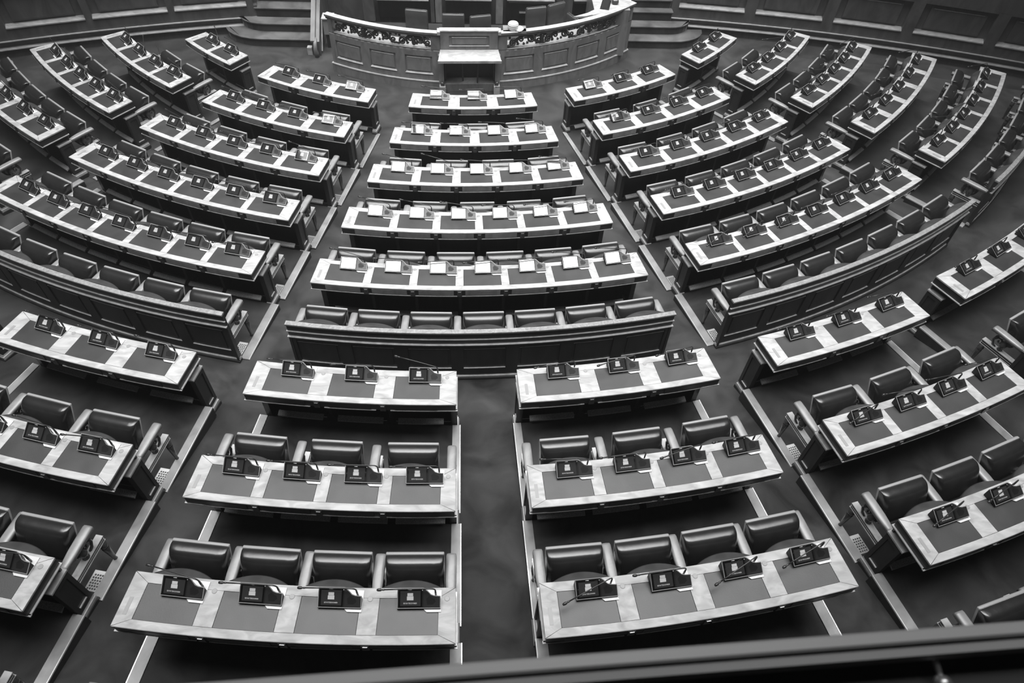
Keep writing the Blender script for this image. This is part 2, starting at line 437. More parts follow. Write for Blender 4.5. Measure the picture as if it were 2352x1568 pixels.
def end_panel(parent, org, k, a_edge, side, zf, top):
    """side=-1 left end, +1 right end; a_edge outer angle of panel"""
    t = .055/R[k]*57.3
    a0, a1 = (a_edge, a_edge+t) if side < 0 else (a_edge-t, a_edge)
    h = Z[k]
    s0, s1 = R[k]-.43, R[k]-.235
    b = MB()
    b.ring(s0, s1, zf+.11, top-.02, a0, a1, org)
    e = b.obj('end_panel', M_wood, parent)
    ex = .012/R[k]*57.3*side
    ao = a_edge+ex
    lo, hi = min(a_edge, ao), max(a_edge, ao)
    # applied frame making the recessed field
    b = MB(); z0, z1 = zf+.12, top-.02
    b.ring(s0, s0+.04, z0, z1, lo, hi, org); b.ring(s1-.04, s1, z0, z1, lo, hi, org)
    b.ring(s0+.04, s1-.04, z1-.06, z1, lo, hi, org); b.ring(s0+.04, s1-.04, z0, z0+.05, lo, hi, org)
    b.obj('panel_frame', M_wood, e)
    b = MB(); b.ring(s0+.045, s1-.045, z0+.052, z0+.064, lo, hi+0, org); b.obj('panel_ledge', M_edge, e)
    # cap moulding
    w = .02/R[k]*57.3
    b = MB(); b.ring(s0-.008, s1+.02, top-.02, top, (a0-w if side < 0 else a0-.02), (a1+.02 if side < 0 else a1+w), org, c=.005)
    b.obj('cap_moulding', M_edge, e)
    # stepped plinth
    for j, (zz0, zz1, g) in enumerate(((0, .05, .035), (.05, .085, .022), (.085, .11, .010))):
        w = g/R[k]*57.3
        b = MB(); b.ring(s0-g*.3, s1+g, zf+zz0, zf+zz1, (a0-w if side < 0 else a0-w*.3), (a1+w*.3 if side < 0 else a1+w), org, c=.005)
        b.obj('plinth', M_edge if j else M_wood, e)

def desk(bn, k, aL, aR, n):
    Rk, Zk = R[k], Z[k]; am = (aL+aR)/2
    zf = F[k] if k != 7 else .52       # floor under the panels
    org = P(Rk-.34, am, zf)
    d = empty('bench_desk', org)
    tag(d, f"curved desk with {['','one','two','three','four','five','six','seven'][n]} blotters, {rowname(k)} row, {BN[bn]}", 'desk', 'curved bench desks')
    m, w, g = pads_layout(bn, k, n, aL, aR)
    q = 57.2958/Rk
    pads = [(aL+(m+i*(w+g))*q, aL+(m+i*(w+g)+w)*q) for i in range(n)]
    # carcass box under the top
    b = MB(); b.ring(Rk-D+.004, Rk-.004, Zk-.112, Zk-.016, aL+.03, aR-.03, org)
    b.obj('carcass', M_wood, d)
    # worktop boards
    sN, sF = Rk-.072, Rk-.363
    mit = lambda a_out, a_in: (lambda r: a_out+(a_in-a_out)*max(0, min(1, (Rk-r)/.072)))
    mitF = lambda a_out, a_in: (lambda r: a_out+(a_in-a_out)*max(0, min(1, (r-(Rk-D))/.083)))
    gp = .0026*57.3/Rk
    def pr(r0, r1, c0=0.0, c1=0.0):
        return [(r0, Zk-.018), (r1, Zk-.018), (r1, Zk-c1), (r1-c1, Zk), (r0+c0, Zk), (r0, Zk-c0)] if (c0 or c1) else [(r0, Zk-.018), (r1, Zk-.018), (r1, Zk), (r0, Zk)]
    b = MB(); b.sweep([(sN+.001, Zk-.018), (Rk, Zk-.018), (Rk, Zk-.004), (Rk-.004, Zk), (sN+.001, Zk)], mit(aL, pads[0][0]), mit(aR, pads[-1][1]), n=max(4, n*3), org=org)
    b.obj('rail_board', M_top, d)
    b = MB(); b.sweep([(Rk-D, Zk-.018), (sF-.001, Zk-.018), (sF-.001, Zk), (Rk-D+.004, Zk), (Rk-D, Zk-.004)], mitF(aL, pads[0][0]), mitF(aR, pads[-1][1]), n=max(4, n*3), org=org)
    b.obj('rail_board', M_top, d)
    for side in (0, 1):
        ao, ai = (aL, pads[0][0]) if side == 0 else (aR, pads[-1][1])
        gg = gp if side == 0 else -gp
        pts = [P(Rk-.005, ao, 0), P(sN-.001, ai-gg, 0), P(sF+.001, ai-gg, 0), P(Rk-D+.005, ao, 0)]
        pl = [((p-org).x, (p-org).y) for p in pts]
        b = MB(); b.prism(pl, Zk-.018-org.z, Zk-.0005-org.z); b.obj('end_board', M_top, d)
    for i in range(n-1):
        b = MB(); b.ring(sF+.0012, sN-.0022, Zk-.018, Zk-.0005, pads[i][1]+gp, pads[i+1][0]-gp, org); b.obj('divider_board', M_top, d)
    for i, (p0, p1) in enumerate(pads):
        b = MB(); b.ring(sF+.002, sN-.002, Zk-.018, Zk-.003, p0+gp*.8, p1-gp*.8, org, n=2); b.obj('writing_pad', M_pad, d)
    # apron: bottom lip, drawers, dark blocks with brass tabs
    b = MB()
    lip = [(Rk-.02, Zk-.122), (Rk+.003, Zk-.122), (Rk+.003, Zk-.112), (Rk-.02, Zk-.112)]
    for i, (p0, p1) in enumerate(pads):
        l0 = aL-.05 if i == 0 else pads[i][0]-.03*q; l1 = aR+.05 if i == n-1 else pads[i][1]+.03*q
        b.sweep(lip, l0, l1, 4, org)
    we = .010*q
    b.ring(Rk-D-.004, Rk-.01, Zk-.122, Zk-.112, aL-we, aL+.1, org); b.ring(Rk-D-.004, Rk-.01, Zk-.122, Zk-.112, aR-.1, aR+we, org)
    b.obj('lip_moulding', M_edge, d)
    for i, (p0, p1) in enumerate(pads):
        c_ = (p0+p1)/2
        b = MB(); b.ring(Rk-.008, Rk+.0005, Zk-.100, Zk-.028, p0+.02*q, p1-.02*q, org, n=2)
        dr = b.obj('drawer', M_pod if k < 7 else M_wood, d)
        kp = P(Rk, c_, Zk-.045)-org
        b = MB(); b.lathe([(.002, .0), (.007, .001), (.008, .006), (.004, .012)], 8, kp, 'y'); b.obj('knob', M_fret, dr)
    for i in range(n-1):
        c_ = (pads[i][1]+pads[i+1][0])/2
        b = MB(); b.ring(Rk-.008, Rk+.004, Zk-.124, Zk-.022, c_-.03*q, c_+.03*q, org, n=1); bk = b.obj('drawer_block', M_fret, d)
        b = MB(); b.ring(Rk-.004, Rk+.010, Zk-.042, Zk-.034, c_-.019*q, c_+.019*q, org, n=1); b.obj('brass_tab', M_brass, bk)
    # grommets and socket lids
    gs = [(pads[i][1]+pads[i+1][0])/2 for i in range(n-1)]+[pads[-1][1]+min(m*.5, .08)*q]
    for a in gs:
        pp = P(Rk-.355, a, Zk-.0005)-org
        b = MB(); b.lathe([(.0215, 0), (.0215, .002), (.019, .0035)], 16, pp); b.obj('grommet', M_grom, d)
    a = pads[0][0]-m*.55*q
    b = MB(); b.ring(Rk-.24, Rk-.10, Zk-.001, Zk+.0015, a-.016*q, a+.016*q, org, n=1); b.obj('socket_lid', M_grom, d)
    # under-structure
    ins = .035*q
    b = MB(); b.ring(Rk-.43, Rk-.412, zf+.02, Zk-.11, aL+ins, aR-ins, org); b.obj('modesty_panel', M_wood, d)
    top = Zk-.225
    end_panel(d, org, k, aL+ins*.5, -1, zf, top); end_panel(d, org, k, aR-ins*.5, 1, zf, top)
    zu = F[k+1] if k+1 in F and k not in (6,) else F[k]
    if k == 7: zu = .73
    for i in range(n-1):
        c_ = (pads[i][1]+pads[i+1][0])/2
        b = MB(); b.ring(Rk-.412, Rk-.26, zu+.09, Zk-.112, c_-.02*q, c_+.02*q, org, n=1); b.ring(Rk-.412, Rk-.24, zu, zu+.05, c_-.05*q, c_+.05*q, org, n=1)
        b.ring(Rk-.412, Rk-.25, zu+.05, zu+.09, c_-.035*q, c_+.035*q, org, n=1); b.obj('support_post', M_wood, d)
    for i, (p0, p1) in enumerate(pads):
        b = MB(); b.sweep([(Rk-.265, zu+.095), (Rk-.205, zu+.075), (Rk-.205, zu+.055), (Rk-.265, zu+.075)], p0-.02*q, p1+.02*q, 2, org)
        b.obj('footrest', M_foot, d)
    # tablets
    if k < 10:
        for i, (p0, p1) in enumerate(pads):
            ac = (p0+p1)/2+.084*q*(w/.482)
            tablet(bn, k, i, n, P(Rk-.34, ac, Zk), ac)

# ------------------------------------------------------------------ tip-up chair meshes
def cushion_mesh():
    prof = [(0, .372), (.022, .374), (.052, .371), (.070, .363), (.084, .350), (.093, .330), (.099, .30), (.104, .24), (.106, .17), (.102, .08), (.094, .03), (.075, .004), (.0, .0)]
    xs = [-.25, -.246, -.235, -.215, -.17, -.1, 0, .1, .17, .215, .235, .246, .25]
    b = MB(); k = len(prof); vs = []
    for x in xs:
        e = min(1.0, (.25-abs(x))/.05); e = sqrt(max(0, 1-(1-e)**2)); mid = 1-(x/.25)**2
        for (t, h) in prof:
            tt = t*(.62+.38*e)+(.010*mid*sin(pi*min(1, h/.36)) if t > .06 else 0)
            vs.append((x, -tt*1.32, h*(.985+.015*e)-.185-(.012*(tt/.1)**2 if h > .3 else 0)))
    fs = [(i*k+j, (i+1)*k+j, (i+1)*k+(j+1) % k, i*k+(j+1) % k) for i in range(len(xs)-1) for j in range(k)]
    fs += [tuple(range(k)), tuple(reversed([(len(xs)-1)*k+j for j in range(k)]))]
    b.add(vs, fs); me = b.mesh('seat_cushion')
    for p in me.polygons: p.use_smooth = len(p.vertices) == 4
    return me
def chair_meshes():
    C_ = {}
    ph = rad(70)
    rot = Matrix.Rotation(-(pi/2-ph), 4, 'X')
    me = cushion_mesh()
    # seat raised: leaning away from the back rest
    T = Matrix.Translation((0, .302, .584)) @ rot
    me.transform(T); C_['seat_cushion'] = me
    m2 = rounded('seat_board', (.502, .030, .384), .009, 0, None, 2); m2.transform(Matrix.Translation((0, .306, .592)) @ rot); C_['seat_board'] = m2
    b = MB()
    for i in range(40):
        x = -.235+.47*i/39; b.box(x-.0022, x+.0022, -.0015, .0015, 0, .002)
    m3 = b.mesh('stitching'); m3.transform(Matrix.Translation((0, .3555, .774)) @ rot); C_['stitching'] = m3
    # back rest bulging forward
    nx, nz = 14, 14; vs = []; fs = []
    for i in range(nx+1):
        x = -.27+.54*i/nx; bl = max(0.0, cos(pi*x/.56))**.6
        for j in range(nz+1):
            t = (j/nz)**.75; z = .40+t*.488
            pz = max(0.0, 1-(max(0, t-.86)/.14)**2)**.5*(.62+.38*t)
            vs.append((x, .002+.112*bl*pz, z-.02*(1-bl)))
    for i in range(nx):
        for j in range(nz): a = i*(nz+1)+j; fs.append((a, a+nz+1, a+nz+2, a+1))
    # close the back
    nb = len(vs); vs += [(v[0], .0, v[2]) for v in vs[:nb]]
    for i in range(nx):
        a = i*(nz+1)+nz; fs.append((a, a+nz+1, a+nz+1+nb, a+nb))
        a = i*(nz+1); fs.append((a, a+nb, a+nz+1+nb, a+nz+1))
    for j in range(nz):
        fs.append((j, j+1, j+1+nb, j+nb)); a = nx*(nz+1)+j; fs.append((a, a+nb, a+1+nb, a+1))
    me = bpy.data.meshes.new('backrest'); me.from_pydata(vs, [], fs); bm = bmesh.new(); bm.from_mesh(me); bmesh.ops.recalc_face_normals(bm, faces=bm.faces); bm.to_mesh(me); bm.free()
    for p in me.polygons: p.use_smooth = True
    C_['backrest'] = me
    # arm: loft
    st = [(-.005, .030, .655), (.03, .033, .66), (.08, .040, .664), (.16, .045, .668), (.30, .046, .670), (.39, .045, .668), (.408, .041, .664)]
    b = MB(); vs = []; sec = [(-1, -.045), (-1, -.012), (-.88, -.003), (-.5, .002), (0, .004), (.5, .002), (.88, -.003), (1, -.012), (1, -.045)]
    for (y, w, z) in st:
        for (sx, dz) in sec: vs.append((sx*w, y, z+dz))
    ns = len(sec); fs = []
    for i in range(len(st)-1):
        for j in range(ns): j2 = (j+1) % ns; fs.append((i*ns+j, (i+1)*ns+j, (i+1)*ns+j2, i*ns+j2))
    fs += [tuple(range(ns)), tuple(reversed([(len(st)-1)*ns+j for j in range(ns)]))]
    b.add(vs, fs); me = b.mesh('arm_pad'); C_['arm_pad'] = me
    for p in me.polygons: p.use_smooth = len(p.vertices) == 4
    # arm support: carved scroll
    b = MB()
    b.lathe([(.030, 0), (.034, .012), (.020, .03), (.036, .06), (.044, .095), (.030, .13), (.018, .15), (.032, .175), (.034, .19)], 10, (0, .21, .432))
    sp = [(0, .27+.05*(1-t/9)*cos(t*.9), .53+.05*(1-t/9)*sin(t*.9)) for t in range(9)]
    b.tube(sp, .011, 5)
    sp = [(0, .27+.0, .43), (0, .31, .45), (0, .335, .50), (0, .325, .56), (0, .30, .60), (0, .29, .63)]
    b.tube(sp, .014, 5); C_['arm_scroll'] = b.mesh('arm_scroll')
    for p in C_['arm_scroll'].polygons: p.use_smooth = True
    # side frame
    b = MB(); b.box(-.025, .025, 0, .415, .365, .425); C_['side_frame'] = b.mesh('side_frame')
    b = MB(); b.box(-.034, .034, -.0, .424, .424, .434); b.box(-.032, .032, .0, .422, .362, .370); b.box(-.030, .030, 0, .42, .392, .398); C_['frame_moulding'] = b.mesh('frame_moulding')
    b = MB(); b.lathe([(.014, 0), (.021, .012), (.016, .03), (.023, .10), (.033, .22), (.036, .26), (.026, .275), (.038, .29), (.038, .31), (.030, .32), (.036, .365)], 10, (0, .385, 0)); C_['leg'] = b.mesh('leg')
    for p in C_['leg'].polygons: p.use_smooth = True
    b = MB(); b.lathe([(.011, 0), (.018, .004), (.018, .014), (.013, .02)], 10, (0, .385, 0)); C_['foot_ferrule'] = b.mesh('foot_ferrule')
    return C_
CM = chair_meshes()
CMAT = {'seat_cushion': M_leather, 'seat_board': M_pipe, 'stitching': M_thread, 'backrest': M_back, 'arm_pad': M_arm, 'arm_scroll': M_fret,
        'side_frame': M_wood, 'frame_moulding': M_edge, 'leg': M_fret, 'foot_ferrule': M_brass}
for k_, m_ in CM.items(): m_.materials.append(CMAT[k_])

def chair_row(bn, k, aL, aR, n):
    r0 = R[k]-.43 if k != 6 else 12.63
    q = 57.2958/(r0-.4)
    ea = .046*q
    if n == 0: return
    if bn == 'L2' and k == 2: aL = -46.9
    if bn == 'R2' and k == 2: aR = 51.9
    c0, c1 = aL+ea, aR-ea            # centres of the end arms
    if bn in ('L1', 'C') or True: pass
    st = (c1-c0)/n
    for i in range(n):
        a = c0+st*(i+.5); half = rad(st/2)
        ch = empty('tip_up_chair', P(r0, a, F[k]), rad(a))
        tag(ch, f"leather seat, {ORD[i+1]} from left, {rowname(k)} row, {BN[bn]}" if k != 6 else
            f"leather seat, {ORD[i+1]} from left, panelled bench, {BN[bn]}", 'seat', f'tip-up leather seats, {BN[bn]}')
        link('seat_board', CM['seat_board'], None, ch); cu = link('seat_cushion', CM['seat_cushion'], None, ch)
        if k >= 6: tag(link('stitching', CM['stitching'], None, cu), kind='stuff')
        link('backrest', CM['backrest'], None, ch)
        sides = [-1] if i < n-1 else [-1, 1]
        for sd in sides:
            # arm stands on the radial line of the bay edge: local position along the chord
            Rm = r0
            p = P(Rm, a+sd*st/2, F[k]); loc = (p-P(r0, a, F[k])); loc.rotate(Matrix.Rotation(-rad(a), 3, 'Z'))
            fr = link('side_frame', CM['side_frame'], None, ch, loc, sd*half)
            link('frame_moulding', CM['frame_moulding'], None, fr)
            lg = link('leg', CM['leg'], None, ch, loc, sd*half); link('foot_ferrule', CM['foot_ferrule'], None, lg)
            link('arm_scroll', CM['arm_scroll'], None, ch, loc, sd*half); link('arm_pad', CM['arm_pad'], None, ch, loc, sd*half)

# ------------------------------------------------------------------ bench backs behind the last lower row
def bench_back(bn, aL, aR, n):
    org = P(12.66, (aL+aR)/2, F[6]); am = (aL+aR)/2; zf = .36
    d = empty('panelled_bench', org)
    tag(d, f"curved panelled wooden bench back with top rail, {BN[bn]}", 'bench', 'panelled bench backs')
    b = MB(); b.ring(12.632, 12.698, 1.238, 1.262, aL, aR, org, c=.004); b.obj('top_rail', M_rail, d)
    b = MB(); b.sweep([(12.635, .37), (12.665, .37), (12.665, 1.02), (12.69, 1.04), (12.678, 1.05), (12.678, 1.12), (12.682, 1.238), (12.635, 1.238)], aL+.03, aR-.03, None, org); b.obj('back_board', M_wood, d)
    for (z0, z1, ro) in ((1.128, 1.140, 12.694), (1.040, 1.052, 12.706)):
        b = MB(); b.ring(12.67, ro, z0, z1, aL-.02, aR+.02, org, c=.004); b.obj('bead_moulding', M_edge, d)
    q = 57.3/12.66
    for (z0, z1, g) in ((.355, .41, .045), (.41, .435, .028), (.435, .45, .016)):
        b = MB(); b.ring(12.635, 12.665+g, z0, z1, aL-.02, aR+.02, org, c=.004); b.obj('base_moulding', M_wood if z0 < .4 else M_edge, d)
    # frame stiles and rails, then raised fields
    st = (aR-aL)/n; sw = .075*q
    for i in range(n+1):
        c_ = aL+st*i; a0 = max(aL+.02, c_-sw); a1 = min(aR-.02, c_+sw)
        b = MB(); b.ring(12.664, 12.68, .45, 1.035, a0, a1, org); b.obj('stile', M_wood, d)
    for i in range(n):
        a0 = aL+st*i+sw; a1 = aL+st*(i+1)-sw
        b = MB(); b.sweep([(12.664, .45), (12.68, .45), (12.68, .555), (12.664, .575)], a0, a1, 3, org)
        b.obj('rail', M_wood, d)
        b = MB(); b.sweep([(12.664, .965), (12.68, .975), (12.68, 1.035), (12.664, 1.035)], a0, a1, 3, org); b.obj('rail', M_wood, d)
        e = .04*q
        b = MB(); b.sweep([(12.664, .60), (12.674, .615), (12.674, .93), (12.664, .945)], a0+e, a1-e, 3, org)
        pn = b.obj('panel', M_wood, d)
        b = MB(); b.ring(12.664, 12.683, .572, .580, a0, a1, org, n=3); b.obj('panel_bead', M_edge, pn)
        b = MB(); b.ring(12.664, 12.679, .945, .952, a0+.3*e, a1-.3*e, org, n=3); b.obj('panel_bead', M_edge, pn)
    for sd, a in ((-1, aL), (1, aR)):
        w = .03*q*sd
        b = MB(); b.sweep([(12.632, .36), (12.70, .36), (12.685, 1.05), (12.632, 1.05)], min(a, a-w), max(a, a-w), 1, org); b.obj('end_board', M_wood, d)

for bn, rows in BL.items():
    for k in sorted(rows):
        aL, aR, n, c = rows[k]
        if k == 6: bench_back(bn, aL, aR, c)
        else: desk(bn, k, aL, aR, n)
        chair_row(bn, k, aL, aR, c)

# ------------------------------------------------------------------ perforated floor vents beside the end seats
def vent(bn, k, a):
    r = R[k]-.43 if k != 6 else 12.63
    o = empty('floor_vent', P(r-.15, a, F[k]+.0005), rad(a))
    side = 'left' if a < (BL[bn][k][0]+BL[bn][k][1])/2 else 'right'
    tag(o, f"perforated floor plate, {side} end, {rowname(k) if k!=6 else 'bench'} row, {BN[bn]}", 'floor vent', 'perforated floor plates')
    b = MB(); b.cbox(-.06, .06, -.10, .10, 0, .006, .002); b.obj('plate', M_brass, o)
    b = MB()
    for i in range(4):
        for j in range(6):
            b.lathe([(.008, 0), (.0095, .0015), (.0078, .002), (.0055, .001)], 8, (-.036+.024*i+(j % 2)*.006, -.075+.026*j, .006))
    tag(b.obj('perforation_rings', M_fret, o), kind='stuff')
for bn, k, s in (('L1', 3, 1), ('L1', 4, 1), ('L1', 5, 1), ('L1', 6, 1), ('R1', 4, 0), ('R1', 5, 0), ('R1', 6, 0), ('UL', 8, 1), ('UL', 9, 1), ('UL', 10, 1), ('UR', 8, 0), ('UR', 9, 0)):
    a = BL[bn][k][s]; vent(bn, k, a-.42 if s else a+.42)

# ------------------------------------------------------------------ rostrum
M_shelf = mat('pale_shelf', 0.30, 0.5)
AX = 2.42
def rostrum_wing(aL, aR, npan, side, lab):
    org = P(5.1, (aL+aR)/2, ZA); d = empty('rostrum_wing', org)
    tag(d, lab, 'rostrum', 'curved rostrum wings')
    q = 57.3/5.12
    b = MB(); b.sweep([(5.03, ZA), (5.125, ZA), (5.125, .74), (5.03, .74)], aL, aR, 18, org); b.obj('wall_board', M_pod, d)
    b = MB(); b.sweep([(5.10, ZA), (5.165, ZA), (5.165, .10), (5.158, .125), (5.135, .135), (5.10, .135)], aL-.2, aR+.2, 18, org); b.obj('base_board', M_pod, d)
    b = MB(); b.sweep([(5.12, .118), (5.172, .118), (5.170, .135), (5.12, .142)], aL-.3, aR+.3, 18, org); b.obj('base_ledge', M_edge if False else M_top, d)
    # frame
    b = MB(); b.ring(5.12, 5.145, .14, .27, aL, aR, org); b.ring(5.12, 5.145, .63, .765, aL, aR, org); b.obj('frame_rail', M_pod, d)
    st = (aR-aL-1.6)/npan
    for i in range(npan+1):
        c_ = aL+.4+st*i+(.4 if i else 0); w = 1.05
        a0 = max(aL, c_-w if i else aL); a1 = min(aR, c_+w if i < npan else aR)
        b = MB(); b.ring(5.12, 5.145, .27, .63, a0, a1, org, n=2); b.obj('stile', M_pod, d)
    for i in range(npan):
        a0 = aL+.4+st*i+(.4 if i else 0)+1.05; a1 = aL+.8+st*(i+1)-1.05
        if i == 0: a0 = aL+1.45
        b = MB(); b.sweep([(5.12, .30), (5.140, .325), (5.140, .575), (5.12, .60)], a0+.4, a1-.4, 3, org); pn = b.obj('panel', M_pod, d)
        b = MB(); b.sweep([(5.12, .262), (5.155, .262), (5.155, .270), (5.125, .290), (5.12, .290)], a0-.1, a1+.1, 3, org); b.obj('panel_sill', M_top, pn)
        b = MB(); b.ring(5.13, 5.143, .585, .592, a0+.5, a1-.5, org, n=3); b.obj('panel_bead', M_edge, pn)
    # light board behind the carving, lower ledge and top rail
    b = MB(); b.ring(4.72, 4.98, .70, .735, aL+.5, aR-.5, org, n=14); b.obj('inner_shelf', M_shelf, d)
    b = MB(); b.sweep([(5.03, .74), (5.145, .74), (5.145, .765), (5.03, .765)], aL, aR, 18, org); b.obj('carving_ledge', M_top, d)
    b = MB(); b.sweep([(5.03, 1.015), (5.13, 1.015), (5.14, 1.05), (5.165, 1.075), (5.165, 1.10), (5.16, 1.105), (5.045, 1.105), (5.03, 1.09)], aL-.4, aR+(.2 if side < 0 else .4), 18, org)
    b.obj('top_rail', M_pod, d)
    b = MB(); b.ring(5.05, 5.168, 1.1045, 1.112, aL-.45, aR+(.2 if side < 0 else .45), org, n=18, c=.003); b.obj('rail_cap', M_top, d)
    for a in ((aL, aL+1.0), (aR-2.0, aR)) if side < 0 else ((aL, aL+2.0), (aR-1.0, aR)):
        b = MB(); b.ring(4.99, 5.14, .77, 1.03, a[0], a[1], org, n=2); b.obj('end_post', M_pod, d)
    # carved scrollwork
    f0, f1 = (aL+1.0, aR-2.0) if side < 0 else (aL+2.0, aR-1.0)
    L = rad(f1-f0)*5.07; per = .34; nn = max(2, round(L/per)); per = L/nn
    def cyl(x, z, dr=0): return P(5.07+dr, f0+math.degrees(x/5.07), .775+z)-org
    H = .24
    for i in range(nn):
        x0 = per*i; fl = 1 if i % 2 == 0 else -1
        b = MB()
        def zz(z): return z if fl > 0 else H-z
        # stem wave
        pts = [cyl(x0+per*t/10, zz(H*(.5-.38*cos(pi*t/10))), .012*sin(t)) for t in range(11)]
        b.tube(pts, [.019+.010*sin(pi*t/10) for t in range(11)], 6)
        # big volute
        cxx, cz = x0+per*.36, zz(H*.36)
        pts = []
        for t in range(17):
            th = t*.62; rr = .085*(1-t/19)
            pts.append(cyl(cxx+rr*cos(th), cz+fl*rr*sin(th)*.95, .01+.012*t/17))
        b.tube(pts, [.026-.0011*t for t in range(17)], 6)
        # small volute and leaves
        cxx2, cz2 = x0+per*.82, zz(H*.62)
        pts = [cyl(cxx2+.05*(1-t/12)*cos(2.4+t*.7), cz2+fl*.05*(1-t/12)*sin(2.4+t*.7), .012) for t in range(11)]
        b.tube(pts, .017, 6)
        for (dx, dz, lx, lz) in ((.55, .15, .06, .03), (.10, .82, .05, -.03), (.62, .90, .07, -.02), (.9, .14, .05, .02)):
            p0, p1 = cyl(x0+per*dx, zz(H*dz)), cyl(x0+per*dx+lx, zz(H*dz)+lz*fl)
            b.tube([p0, (p0*.5+p1*.5)+Vector((0, 0, .008)), p1], [.006, .032, .005], 6)
        o = b.obj('carved_scroll', M_fret, d, smooth=True)
        if i % 3 == 1:
            b = MB(); c0 = cyl(x0+per, H*.5, .005)
            b.lathe([(.001, -.105), (.035, -.08), (.045, -.04), (.04, .0), (.055, .03), (.05, .07), (.03, .095), (.001, .10)], 10, c0); b.obj('carved_crest', M_fret, d, smooth=True)
rostrum_wing(-29.5, -3.75, 3, -1, 'curved carved rostrum wing with three panels, left of the lectern')
rostrum_wing(8.6, 43.9, 4, 1, 'curved carved rostrum wing with four panels, right of the lectern')

# lectern: straight unit between the wings, built about its own axis
lo = P(5.13, AX, ZA); lec = empty('lectern', lo, rad(AX))
tag(lec, 'wooden speaker lectern with sloping shelf in the middle of the rostrum', 'lectern')
hz = -ZA
def lb(name, m, x0, x1, y0, y1, z0, z1, c=0.0, parent=None):
    b = MB()
    if c: b.cbox(x0, x1, y0, y1, z0-ZA, z1-ZA, c)
    else: b.box(x0, x1, y0, y1, z0-ZA, z1-ZA)
    return b.obj(name, m, parent or lec)
lb('front_board', M_pod, -.545, .545, -.0, .05, .68, 1.15)
lb('top_rail', M_top, -.56, .56, -.03, .10, 1.15, 1.175, .004)
lb('return_rail', M_top, -.60, -.545, -.06, .10, 1.10, 1.165, .004); lb('return_rail', M_top, .545, .60, -.06, .10, 1.10, 1.165, .004)
lb('stile', M_pod, -.545, -.38, -.018, 0, .80, 1.14); lb('stile', M_pod, .38, .545, -.018, 0, .80, 1.14)
lb('frame_rail', M_pod, -.38, .38, -.018, 0, 1.07, 1.14); lb('frame_rail', M_pod, -.38, .38, -.018, 0, .80, .87)
pn = lb('panel', M_pod, -.33, .33, -.012, 0, .905, 1.035); lb('panel_bead', M_edge, -.33, .33, -.02, -.008, 1.03, 1.04, 0, pn); lb('panel_sill', M_top, -.38, .38, -.03, 0, .868, .878, 0, pn)
b = MB(); b.add([(-.555, -.015, .80-ZA), (.555, -.015, .80-ZA), (.60, -.28, .715-ZA), (-.60, -.28, .715-ZA), (-.555, -.015, .77-ZA), (.555, -.015, .77-ZA), (.60, -.28, .685-ZA), (-.60, -.28, .685-ZA)],
 [(0, 1, 2, 3), (7, 6, 5, 4), (3, 2, 6, 7), (0, 3, 7, 4), (1, 5, 6, 2), (0, 4, 5, 1)]); b.obj('sloping_shelf', M_top, lec)
lb('shelf_lip', M_top, -.605, .605, -.30, -.272, .672, .722, .004)
lb('side_cheek', M_pod, -.60, -.50, -.06, .25, ZA, .70); lb('side_cheek', M_pod, .50, .60, -.06, .25, ZA, .70)
lb('niche_back', M_wood, -.50, .50, .20, .22, ZA, .70)
lb('niche_floor', M_pod, -.50, .50, -.04, .20, ZA, ZA+.16, .004)
for x in (-.535, .535):
    f = lb('foot_block', M_top, x-.06, x+.06, -.16, -.05, ZA, ZA+.16, .006)
    b = MB(); b.lathe([(.001, -.04), (.035, -.035), (.038, 0), (.035, .035), (.001, .04)], 12, (x, -.10, .20), 'x'); b.obj('foot_scroll', M_fret, f, smooth=True)

# government bench floor behind the rostrum
b = MB(); b.prism([(-2.6, -2.7), (-2.45, -4.30), (-1.3, -4.82), (0.2, -4.93), (1.5, -4.75), (2.5, -4.3), (3.35, -3.55), (3.45, -2.7)], ZA, .12)
tag(b.obj('floor', M_carpet), kind='structure')

def bench_chair(x, y, rot, w, h, lab):
    o = empty('rostrum_chair', (x, y, .12), rot)
    tag(o, lab, 'chair', 'leather chairs behind the rostrum')
    me = rounded('backrest', (w, .09, h*.62), .03, 3, None, 3); me.transform(Matrix.Translation((0, .0, h-.31*h))); link('backrest', me, M_leather2, o)
    me = rounded('seat', (w, .46, .10), .03, 2, None, 3); me.transform(Matrix.Translation((0, -.26, .44))); link('seat', me, M_leather2, o)
    for sx in (-1, 1):
        for yy in (-.45, .0):
            b = MB(); b.tube([(sx*(w/2-.04), yy, 0), (sx*(w/2-.05), yy, .40)], [.016, .022], 8); b.obj('leg', M_fret, o)
M_leather2 = mat('rostrum_chair_leather', 0.07, 0.35, noise=((5, 5, 5), 0.2, 4, 0.5))
for x, y, r_, w, h, lab in ((-.80, -4.48, rad(-8), .44, 1.12, 'leftmost leather chair back, behind the left rostrum wing'),
                  (-.09, -4.62, rad(0), .43, 1.12, 'leather chair back directly behind the lectern, left one'),
                  (.43, -4.66, rad(14), .42, 1.12, 'leather chair back directly behind the lectern, slightly turned right one'),
                  (1.52, -4.30, rad(15), .42, 1.14, 'leather chair behind the right rostrum wing, beside the white cap'),
                  (1.93, -4.12, rad(30), .40, 1.14, 'rightmost turned leather chair behind the right rostrum wing'),
                  (2.35, -3.75, rad(120), .42, .72, 'low leather chair seen between the turned chair and the desk')):
    bench_chair(x, y, r_, w, h, lab)

o = empty('notebook', (6.54, -6.447, .9615), rad(45)); tag(o, 'small grey notebook lying on the third desk row of the far right lower block', 'notebook')
b = MB(); b.cbox(-.07, .07, -.05, .05, 0, .02, .003); b.obj('cover', M_back, o)
b = MB(); b.box(-.066, .071, -.046, .046, .004, .016); b.obj('pages', M_white, o)
